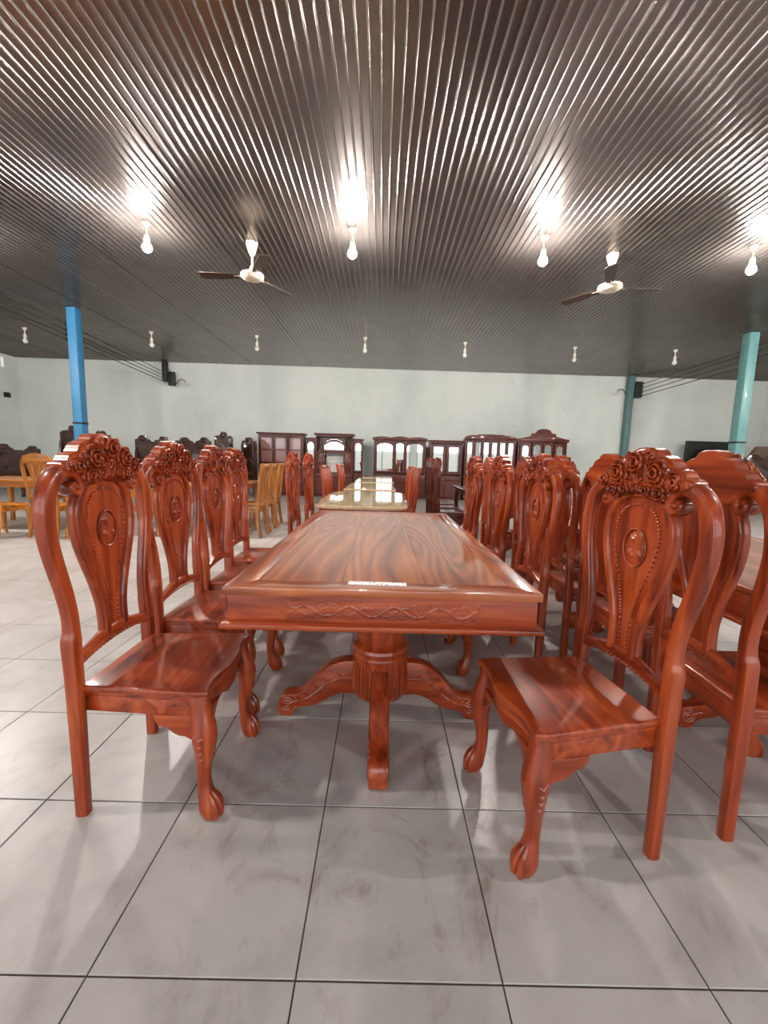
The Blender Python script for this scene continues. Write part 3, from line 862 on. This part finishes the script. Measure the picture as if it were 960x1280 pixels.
# ------------------------------------------------------------------ slim chair with tall curved back
def slim_chair(W, name):
    t = thing(name, '-', 'chair')
    bk = spline([(-.19, .0), (-.185, .22), (-.19, .44), (-.215, .62), (-.225, .80), (-.245, .98), (-.285, 1.14)], 3)
    def yb(z): return lerp_table([(q[1], q[0]) for q in bk], z)
    leg = spline([(-.245, 0), (-.205, .2), (-.19, .42)], 3)
    for sx in (-1, 1):
        pth = [(sx * .19, y, z) for y, z in leg] + [(sx * .19, y, z) for y, z in bk if z > .46]
        MB().sweep(pth, (.026, .02), (1, 0, 0), 8, 4).obj('back_post', W['z'], t)
        MB().sweep([(sx * .19, .19, .42), (sx * .19, .19, .2), (sx * .19, .2, 0)], (.022, .022), (1, 0, 0), 8, 4).obj('leg', W['z'], t)
    MB().sweep([(x, yb(1.1) + .012 * (x / .2) ** 2, 1.11) for x in (-.21, -.1, 0, .1, .21)], (.035, .02), (0, 1, 0), 8, 4).obj('top_rail', W['x'], t)
    MB().box(-.18, .18, -.225, -.2, .52, .57).obj('lower_rail', W['x'], t, .005)
    for k in (-1, 0, 1):
        MB().sweep([(k * .11, yb(z) + .003, z) for z in (.56, .66, .76, .86, .96, 1.08)], (.012, .042), (1, 0, 0), 8, 4).obj('back_slat', W['z'], t)
    MB().prism([(-.205, -.2), (-.225, .22), (.225, .22), (.205, -.2)], .44, .468, 'xy').obj('seat', W['x'], t, .008)
    MB().box(-.19, .19, -.18, .2, .385, .44).obj('seat_frame', W['x'], t, .004)
    return Proto(t)
SLY = slim_chair(TAN, 'slim_dining_chair'); SLR = slim_chair(RED, 'slim_dining_chair')
g = 'slim tan chairs'
for k, (x, y) in enumerate(((-2.10, 6.42), (-2.12, 6.98), (-2.14, 7.56))):
    SLY.put((x, y, 0), rad(90 + 2 * k), ('first', 'second', 'third')[k] + ' slim tan chair in the row of three, counted from the bare red table', 'chair', g)
g = 'slim red chairs'
for x, y, r, lab in ((-.72, 6.75, -90, 'slim red chair at second glass table, on the tan chairs side, near the rounded table'), (-.73, 7.4, -90, 'slim red chair at second glass table, on the tan chairs side, far end'),
                (-.70, 8.9, -90, 'slim red chair at third glass table, on the tan chairs side, near end'), (-.70, 9.6, -90, 'slim red chair at third glass table, on the tan chairs side, far end'),
                (.32, 6.75, 90, 'slim red chair at second glass table, on the dark chairs side, near the rounded table'), (.33, 7.4, 90, 'slim red chair at second glass table, on the dark chairs side, far end'),
                (.35, 8.9, 90, 'slim red chair at third glass table, on the dark chairs side, near end'), (.35, 9.6, 90, 'slim red chair at third glass table, on the dark chairs side, far end')):
    SLR.put((x, y, 0), rad(r), lab, 'chair', g)

# ------------------------------------------------------------------ yellow fan back chairs and tables
def fan_chair(W):
    t = thing('fan_back_chair', '-', 'chair')
    def yb(z): return -.2 - .09 * max(0, z - .45) / .7
    for sx in (-1, 1):
        P = spline([(.20, -.27, 0), (.19, -.215, .22), (.185, -.195, .45), (.19, yb(.6), .6), (.205, yb(.8), .8), (.215, yb(1.0), 1.0), (.20, yb(1.1), 1.1), (.15, yb(1.16), 1.165)], 3)
        MB().sweep([(sx * x, y, z) for x, y, z in P], (.022, .022), (0, 1, 0), 8, 3).obj('back_post', W['z'], t)
        P = spline([(.195, .19, .42), (.205, .205, .3), (.2, .2, .14), (.21, .225, 0)], 3)
        MB().sweep([(sx * x, y, z) for x, y, z in P], [(.03 - .012 * i / (len(P) - 1),) * 2 for i in range(len(P))], (0, 1, 0), 8, 3).obj('leg', W['z'], t)
    top = [(-.215, 1.06), (-.2, 1.12), (-.14, 1.18), (-.07, 1.205), (0, 1.215), (.07, 1.205), (.14, 1.18), (.2, 1.12), (.215, 1.06), (.15, 1.075), (.07, 1.055), (0, 1.05), (-.07, 1.055), (-.15, 1.075)]
    MB().prism(top, -.02, .02, 'xz').xf(lambda x, y, z: (x, y + yb(z), z)).obj('crest_rail', W['x'], t, .008)
    for k in (-1, 0, 1):
        P = [(k * .045 + k * .06 * max(0, (z - .62) / .45), z) for z in (.60, .7, .8, .9, 1.0, 1.09)]
        MB().sweep([(x, yb(z), z) for x, z in P], [(.027 + .022 * i / 5, .010) for i in range(6)], (0, 1, 0), 8, 4).obj('back_slat', W['z'], t)
    MB().box(-.185, .185, -.235, -.205, .57, .615).obj('lower_rail', W['x'], t, .006)
    MB().prism([(-.205, -.2), (-.23, .2), (-.12, .235), (.12, .235), (.23, .2), (.205, -.2)], .44, .47, 'xy').obj('seat', W['x'], t, .008)
    MB().prism([(-.19, -.19), (-.215, .19), (.215, .19), (.19, -.19)], .375, .441, 'xy').obj('seat_frame', W['x'], t, .005)
    return Proto(t)
FC = fan_chair(ORANGE)
def plank_table(W, name, loc, rz, label, hw=.5, hl=1.0):
    t = thing(name, label, 'table', loc, rz)
    tt = MB().box(-hw + .02, hw - .02, -hl + .02, hl - .02, .745, .775).obj('tabletop', W['y'], t, .004)
    for k in range(4):
        MB().box(-hw + k * hw / 2 + .001, -hw + (k + 1) * hw / 2 - .001, -hl, hl, .76, .79).obj('plank', W['y'], tt, .004)
    MB().box(-hw + .06, hw - .06, -hl + .08, hl - .08, .67, .746).obj('apron', W['y'], t, .004)
    for sx in (-1, 1):
        for sy in (-1, 1):
            P = spline([(sx * (hw - .1), sy * (hl - .13), .68), (sx * (hw - .085), sy * (hl - .11), .5), (sx * (hw - .1), sy * (hl - .13), .2), (sx * (hw - .08), sy * (hl - .1), 0)], 3)
            MB().sweep(P, [(.045 - .015 * i / (len(P) - 1),) * 2 for i in range(len(P))], (0, 1, 0), 8, 3).obj('leg', W['z'], t)
plank_table(TAN, 'wooden_dining_table', (-2.85, 7.1, 0), 0, 'tan wooden dining table flanked by the slim tan chairs', .48, 1.0)
plank_table(ORANGE, 'wooden_dining_table', (-5.55, 6.85, 0), rad(90), 'orange wooden dining table behind the orange fan back chairs', .5, 1.15)
plank_table(UMBER, 'wooden_dining_table', (1.88, 7.2, 0), 0, 'dark brown dining table before the cabinets among dark carved chairs', .5, 1.0)
g = 'orange fan back chairs'
for x, y, r, lab in ((-4.88, 6.10, 0, 'orange fan back chair standing in full view before the orange table'), (-5.52, 5.92, -6, 'orange fan back chair at the orange table, farther from the red chairs'),
                     (-4.35, 6.10, 0, 'orange fan back chair half hidden behind the first red carved chair'), (-6.0, 7.75, 180, 'orange fan back chair across the orange table, nearer the side wall'), (-5.1, 7.75, 178, 'orange fan back chair across the orange table, nearer the tan table'),
                     (-3.62, 6.35, -86, 'orange fan back chair at the tan table, first seen between the red carved chairs'), (-3.64, 7.0, -90, 'orange fan back chair in the middle of the tan table side'), (-3.62, 7.7, -92, 'orange fan back chair at the far end of the tan table side')):
    FC.put((x, y, 0), rad(r), lab, 'chair', g)

# ------------------------------------------------------------------ dark carved bench and armchairs by the wall
def carved_seat(name, loc, rz, hw, hb, label, cat, W, finials, group=None):
    t = thing(name, label, cat, loc, rz, group)
    pts = [(-hw, .42)]
    n = 48; tops = []
    for i in range(n + 1):
        x = -hw + 2 * hw * i / n; z = hb - .16 - .05 * (abs(x) / hw) ** 3
        for fx, fh, fw in finials:
            d = abs(x - fx * hw)
            if d < fw: z = max(z, hb - .16 + fh * (1 - (d / fw) ** 4) ** .5)
            elif d < fw * 1.7: z = max(z, hb - .16 + .35 * fh)
        tops.append((x, z))
    bk = MB().prism(pts + tops + [(hw, .42)], -.32, -.25, 'xz').obj('backrest', W['x'], t, .006)
    for fx, fh, fw in finials:
        cv = MB()
        MB().ball((fx * hw, -.245, hb - .17 + fh * .45), (fw * .6, .03, fh * .42), 10, 6).obj('finial_boss', W['x'], bk)
        ring = [(fx * hw + fw * .95 * cos(a), -.245, .95 + .22 * sin(a)) for a in [2 * pi * k / 20 for k in range(20)]]
        cv.sweep(ring, (.02, .02), (0, 1, 0), 6, closed=True)
        cv.obj('back_carving', W['x'], bk)
    MB().box(-hw, hw, -.3, .32, .40, .46).obj('seat', W['x'], t, .01)
    MB().prism([(-hw + .04, .40), (hw - .04, .40), (hw - .04, .27), (hw * .6, .33), (0, .29), (-hw * .6, .33), (-hw + .04, .27)], .24, .28, 'xz').obj('seat_skirt', W['x'], t)
    for s in (-1, 1):
        P = spline([(-.28, hb - .35), (-.24, hb - .45), (-.1, .78), (.15, .74), (.28, .72), (.32, .62), (.26, .58), (.25, .46)], 3)
        MB().sweep([(s * (hw - .04), y, z) for y, z in P], (.04, .035), (1, 0, 0), 8, 3).obj('armrest', W['y'], t)
        for y in (-.25, .26):
            P = spline([(y, .42, .05), (y, .28, .06), (y, .1, .035), (y + .03 * (1 if y > 0 else -1), 0, .045)], 3)
            MB().sweep([(s * (hw - .07), q[0], q[1]) for q in P], [(q[2], q[2]) for q in P], (1, 0, 0), 8, 3).obj('leg', W['z'], t)
    return t
carved_seat('carved_bench', (-6.02, 11.6, 0), rad(180), 1.08, 1.76, 'long dark carved wooden bench against the white wall', 'bench', UMBER, [(-.82, .16, .13), (-.3, .15, .14), (.25, .15, .14), (.8, .17, .14)])
carved_seat('carved_armchair', (-4.62, 11.7, 0), rad(180), .26, 1.92, 'dark carved armchair beside the long carved bench', 'armchair', UMBER, [(0, .18, .11), (-.75, .06, .05), (.75, .06, .05)])
carved_seat('carved_armchair', (-4.20, 12.55, 0), rad(172), .25, 1.84, 'dark carved armchair next to the panelled cabinet', 'armchair', UMBER, [(0, .16, .13)])
carved_seat('carved_armchair', (-8.85, 11.5, 0), rad(165), .46, 1.94, 'dark carved armchair half behind the sky blue column', 'armchair', UMBER, [(0, .2, .16), (-.7, .06, .1), (.7, .06, .1)])
carved_seat('carved_armchair', (-7.92, 11.5, 0), rad(195), .34, 1.85, 'dark carved armchair between the sky blue column and the long bench', 'armchair', UMBER, [(0, .17, .14)])
carved_seat('carved_bench', (-10.6, 11.3, 0), rad(180), 1.0, 1.42, 'low dark carved bench in the corner by the side wall', 'bench', UMBER, [(-.8, .12, .12), (0, .16, .14), (.8, .12, .12)])
carved_seat('carved_bench', (11.6, 11.9, 0), rad(160), .9, 1.75, 'dark carved bench by the glossy teal column', 'bench', UMBER, [(-.7, .14, .14), (0, .2, .18), (.7, .14, .14)])
t = thing('wrapped_panel', 'brown wrapped furniture panel leaning behind the dark bench near the teal column', 'panel', (12.2, 13.0, 0), rad(-10))
MB().prism([(-.9, .02), (.9, .02), (.9, 2.0), (-.45, 2.0), (-.9, 1.2)], -.08, .08, 'xz').obj('wrapping', TARP, t, .03)
for z in (.5, 1.5): MB().box(-.91, .91, -.1, -.078, z, z + .04).obj('strap', BLACK, t)
t = thing('flat_screen', 'black flat screen panel standing against the white wall by the teal column', 'screen', (11.3, 14.3, 0), rad(2))
MB().box(-.88, .88, -.04, .06, 1.2, 2.2).obj('frame', BLACK, t, .01)
MB().box(-.84, .84, -.046, -.04, 1.24, 2.16).obj('screen', SCREEN, t)
MB().box(-.7, .7, -.25, .25, 0, .06).obj('stand_base', BLACK, t, .01)
for s in (-1, 1): MB().box(s * .4 - .04, s * .4 + .04, -.02, .05, .05, 1.22).obj('stand_post', BLACK, t)

# ------------------------------------------------------------------ cabinets along the wall
def door(parent, x0, x1, z0, z1, y, W, pane=None, fr=.05, arch=0, rows=1, knob=True):
    """framed door whose face is at y (towards -y)"""
    m = MB()
    m.box(x0, x0 + fr, y - .025, y, z0, z1); m.box(x1 - fr, x1, y - .025, y, z0, z1)
    m.box(x0 + fr, x1 - fr, y - .025, y, z0, z0 + fr); m.box(x0 + fr, x1 - fr, y - .025, y, z1 - fr, z1)
    for r in range(1, rows):
        zz = z0 + (z1 - z0) * r / rows; m.box(x0 + fr, x1 - fr, y - .022, y, zz - .015, zz + .015)
    d = m.obj('door', W['z'], parent)
    if arch:
        cx = (x0 + x1) / 2; hw = (x1 - x0) / 2 - fr + .004
        pts = [(cx - hw, z1 - fr + .004)] + [(cx + hw * cos(a), z1 - fr - arch + arch * sin(a)) for a in [pi - pi * k / 12 for k in range(13)]] + [(cx + hw, z1 - fr + .004)]
        MB().prism(pts, y - .024, y - .004, 'xz').obj('arch_infill', W['x'], d)
    MB().box(x0 + fr - .004, x1 - fr + .004, y - .012, y - .004, z0 + fr - .004, z1 - fr + .004).obj('pane' if pane else 'panel', pane or W['z'], d)
    if knob: MB().ball((x1 - fr / 2, y - .04, (z0 + z1) / 2), .018, 8, 5).obj('knob', KNOB, d)
    return d
CY = 13.55   # face of the cabinets
def cabinet(cx, w, h, label, low=.78, dep=.45, lows=3, W=CABINET, face=CY, crest=None, crown=True):
    t = thing('display_cabinet', label, 'cabinet', (cx, face, 0))
    hw = w / 2
    MB().box(-hw, hw, 0.0, dep, .06, low).obj('lower_body', W['x'], t, .005)
    MB().box(-hw + .04, hw - .04, .03, dep, 0, .06).obj('plinth', W['x'], t)
    up = MB()
    up.box(-hw, -hw + .04, .02, dep - .05, low, h); up.box(hw - .04, hw, .02, dep - .05, low, h)
    up.box(-hw + .04, hw - .04, dep - .08, dep - .05, low, h); up.box(-hw + .04, hw - .04, .02, dep - .08, h - .05, h)
    up.obj('upper_body', W['z'], t)
    MB().box(-hw - .02, hw + .02, -.02, dep, low, low + .03).obj('counter', W['x'], t, .005)
    if crown: MB().box(-hw - .05, hw + .05, -.05, dep, h, h + .05).obj('cornice', W['x'], t, .012)
    if crest: MB().prism(crest, -.035, .03, 'xz').obj('crest', W['x'], t, .006)
    for k in range(lows):
        a = -hw + w * k / lows + .01; b = -hw + w * (k + 1) / lows - .01
        door(t, a, b, .10, low - .20, 0, W, fr=.06)
        dr = MB().box(a, b, -.02, 0, low - .18, low - .03).obj('drawer', W['x'], t, .005)
        MB().ball(((a + b) / 2, -.035, low - .105), .018, 8, 5).obj('knob', KNOB, dr)
    return t
# A: six dim panes
t = cabinet(-3.36, 1.48, 2.0, 'dark cabinet with six square panes next to the carved armchairs', low=1.0)
for k in range(3): door(t, -.70 + .47 * k, -.24 + .47 * k, 1.05, 1.94, .02, CABINET, DIMGLASS, .06, rows=2)
# B: arched hutch
t = cabinet(-1.62, 1.22, 2.02, 'tall hutch cabinet with round arch and open white niche', lows=2)
ax = [(.62 * cos(a), .02, .98 + .86 * sin(a)) for a in [pi * k / 24 for k in range(25)]]
MB().sweep(ax, (.035, .03), (0, 1, 0), 8, 3).obj('arch_moulding', CABINET['x'], t)
door(t, -.36, .36, 1.50, 1.93, .02, CABINET, MIRROR, .04, arch=.2, knob=False)
MB().box(-.54, .54, .0, .04, 1.44, 1.50).obj('niche_shelf', CABINET['x'], t, .004)
MB().box(-.3, .3, .33, .345, .80, 1.45).obj('niche_back', WHITEBACK, t)
for s in (-1, 1):
    MB().box(min(s * .3, s * .57), max(s * .3, s * .57), .02, .05, .80, 1.45).obj('side_panel', CABINET['z'], t, .004)
    wb = MB(); x0, x1 = sorted((s * .63, s * .93))
    wb.box(x0, x1, .08, .42, .06, .80); wb.box(x0, x1, .36, .40, .8, 1.88); wb.box(x0, x1, .1, .36, 1.83, 1.88)
    wb.box(x0, x0 + .03, .1, .36, .8, 1.83); wb.box(x1 - .03, x1, .1, .36, .8, 1.83)
    wing = wb.obj('wing', CABINET['z'], t)
    d = door(t, x0, x1, .84, 1.83, .1, CABINET, MIRROR, .05, arch=.12)
    MB().box(x0 - .02, x1 + .02, .06, .42, 1.88, 1.92).obj('wing_cornice', CABINET['x'], t, .008)
# C: wide cabinet, wavy crest
cr = [(-.90, 1.9)] + [(-.90 + 1.8 * i / 40, 1.98 + .035 * abs(sin(i / 40 * pi * 3)) + .02 * (1 - abs(i / 20 - 1))) for i in range(41)] + [(.90, 1.9)]
t = cabinet(.53, 1.70, 1.92, 'wide cabinet with wavy crest and large mirrored panes', crest=cr, crown=False)
door(t, -.80, -.18, .85, 1.86, .02, CABINET, MIRROR, .055, arch=.12)
door(t, .18, .80, .85, 1.86, .02, CABINET, MIRROR, .055, arch=.12)
door(t, -.17, .17, .85, 1.86, .02, CABINET, MIRROR, .045, arch=.08, knob=False)
# D: plain two door
t = cabinet(2.05, 1.08, 1.90, 'plain cabinet with two glazed doors between the wavy and barred cabinets', lows=2)
for s in (-1, 1): door(t, -.5 if s < 0 else .01, -.01 if s < 0 else .5, .85, 1.82, .02, CABINET, MIRROR, .09)
# E: six narrow panes
cr = [(-.86, 2.0), (-.86, 2.06)] + [(-.80 + 1.6 * i / 30, 2.07 + .10 * max(0, cos((i / 30 - .5) * 2.6)) ** .8 + .012 * abs(sin(i / 30 * pi * 5))) for i in range(31)] + [(.86, 2.06), (.86, 2.0)]
t = cabinet(3.49, 1.66, 2.02, 'cabinet with arched crest and a row of narrow panes', crest=cr, crown=False)
for k in range(6): door(t, -.80 + .268 * k, -.54 + .268 * k, .85, 1.96, .02, CABINET, MIRROR, .055, knob=False)
# F: tall crown
cr = [(-.84, 1.98), (-.84, 2.08), (-.7, 2.09), (-.55, 2.13), (-.42, 2.16), (-.38, 2.25), (-.26, 2.27), (-.2, 2.36), (-.08, 2.40), (.08, 2.40), (.2, 2.36), (.26, 2.27), (.38, 2.25), (.42, 2.16), (.55, 2.13), (.7, 2.09), (.84, 2.08), (.84, 1.98)]
t = cabinet(5.20, 1.60, 2.0, 'cabinet with tall stepped crown and bowed mirrored panes', crest=cr, crown=False)
door(t, -.34, -.01, .85, 1.94, .02, CABINET, MIRROR, .055, arch=.1); door(t, .01, .34, .85, 1.94, .02, CABINET, MIRROR, .055, arch=.1)
for s in (-1, 1): door(t, *sorted((s * .38, s * .74)), .85, 1.94, .02, CABINET, MIRROR, .08, arch=.1)
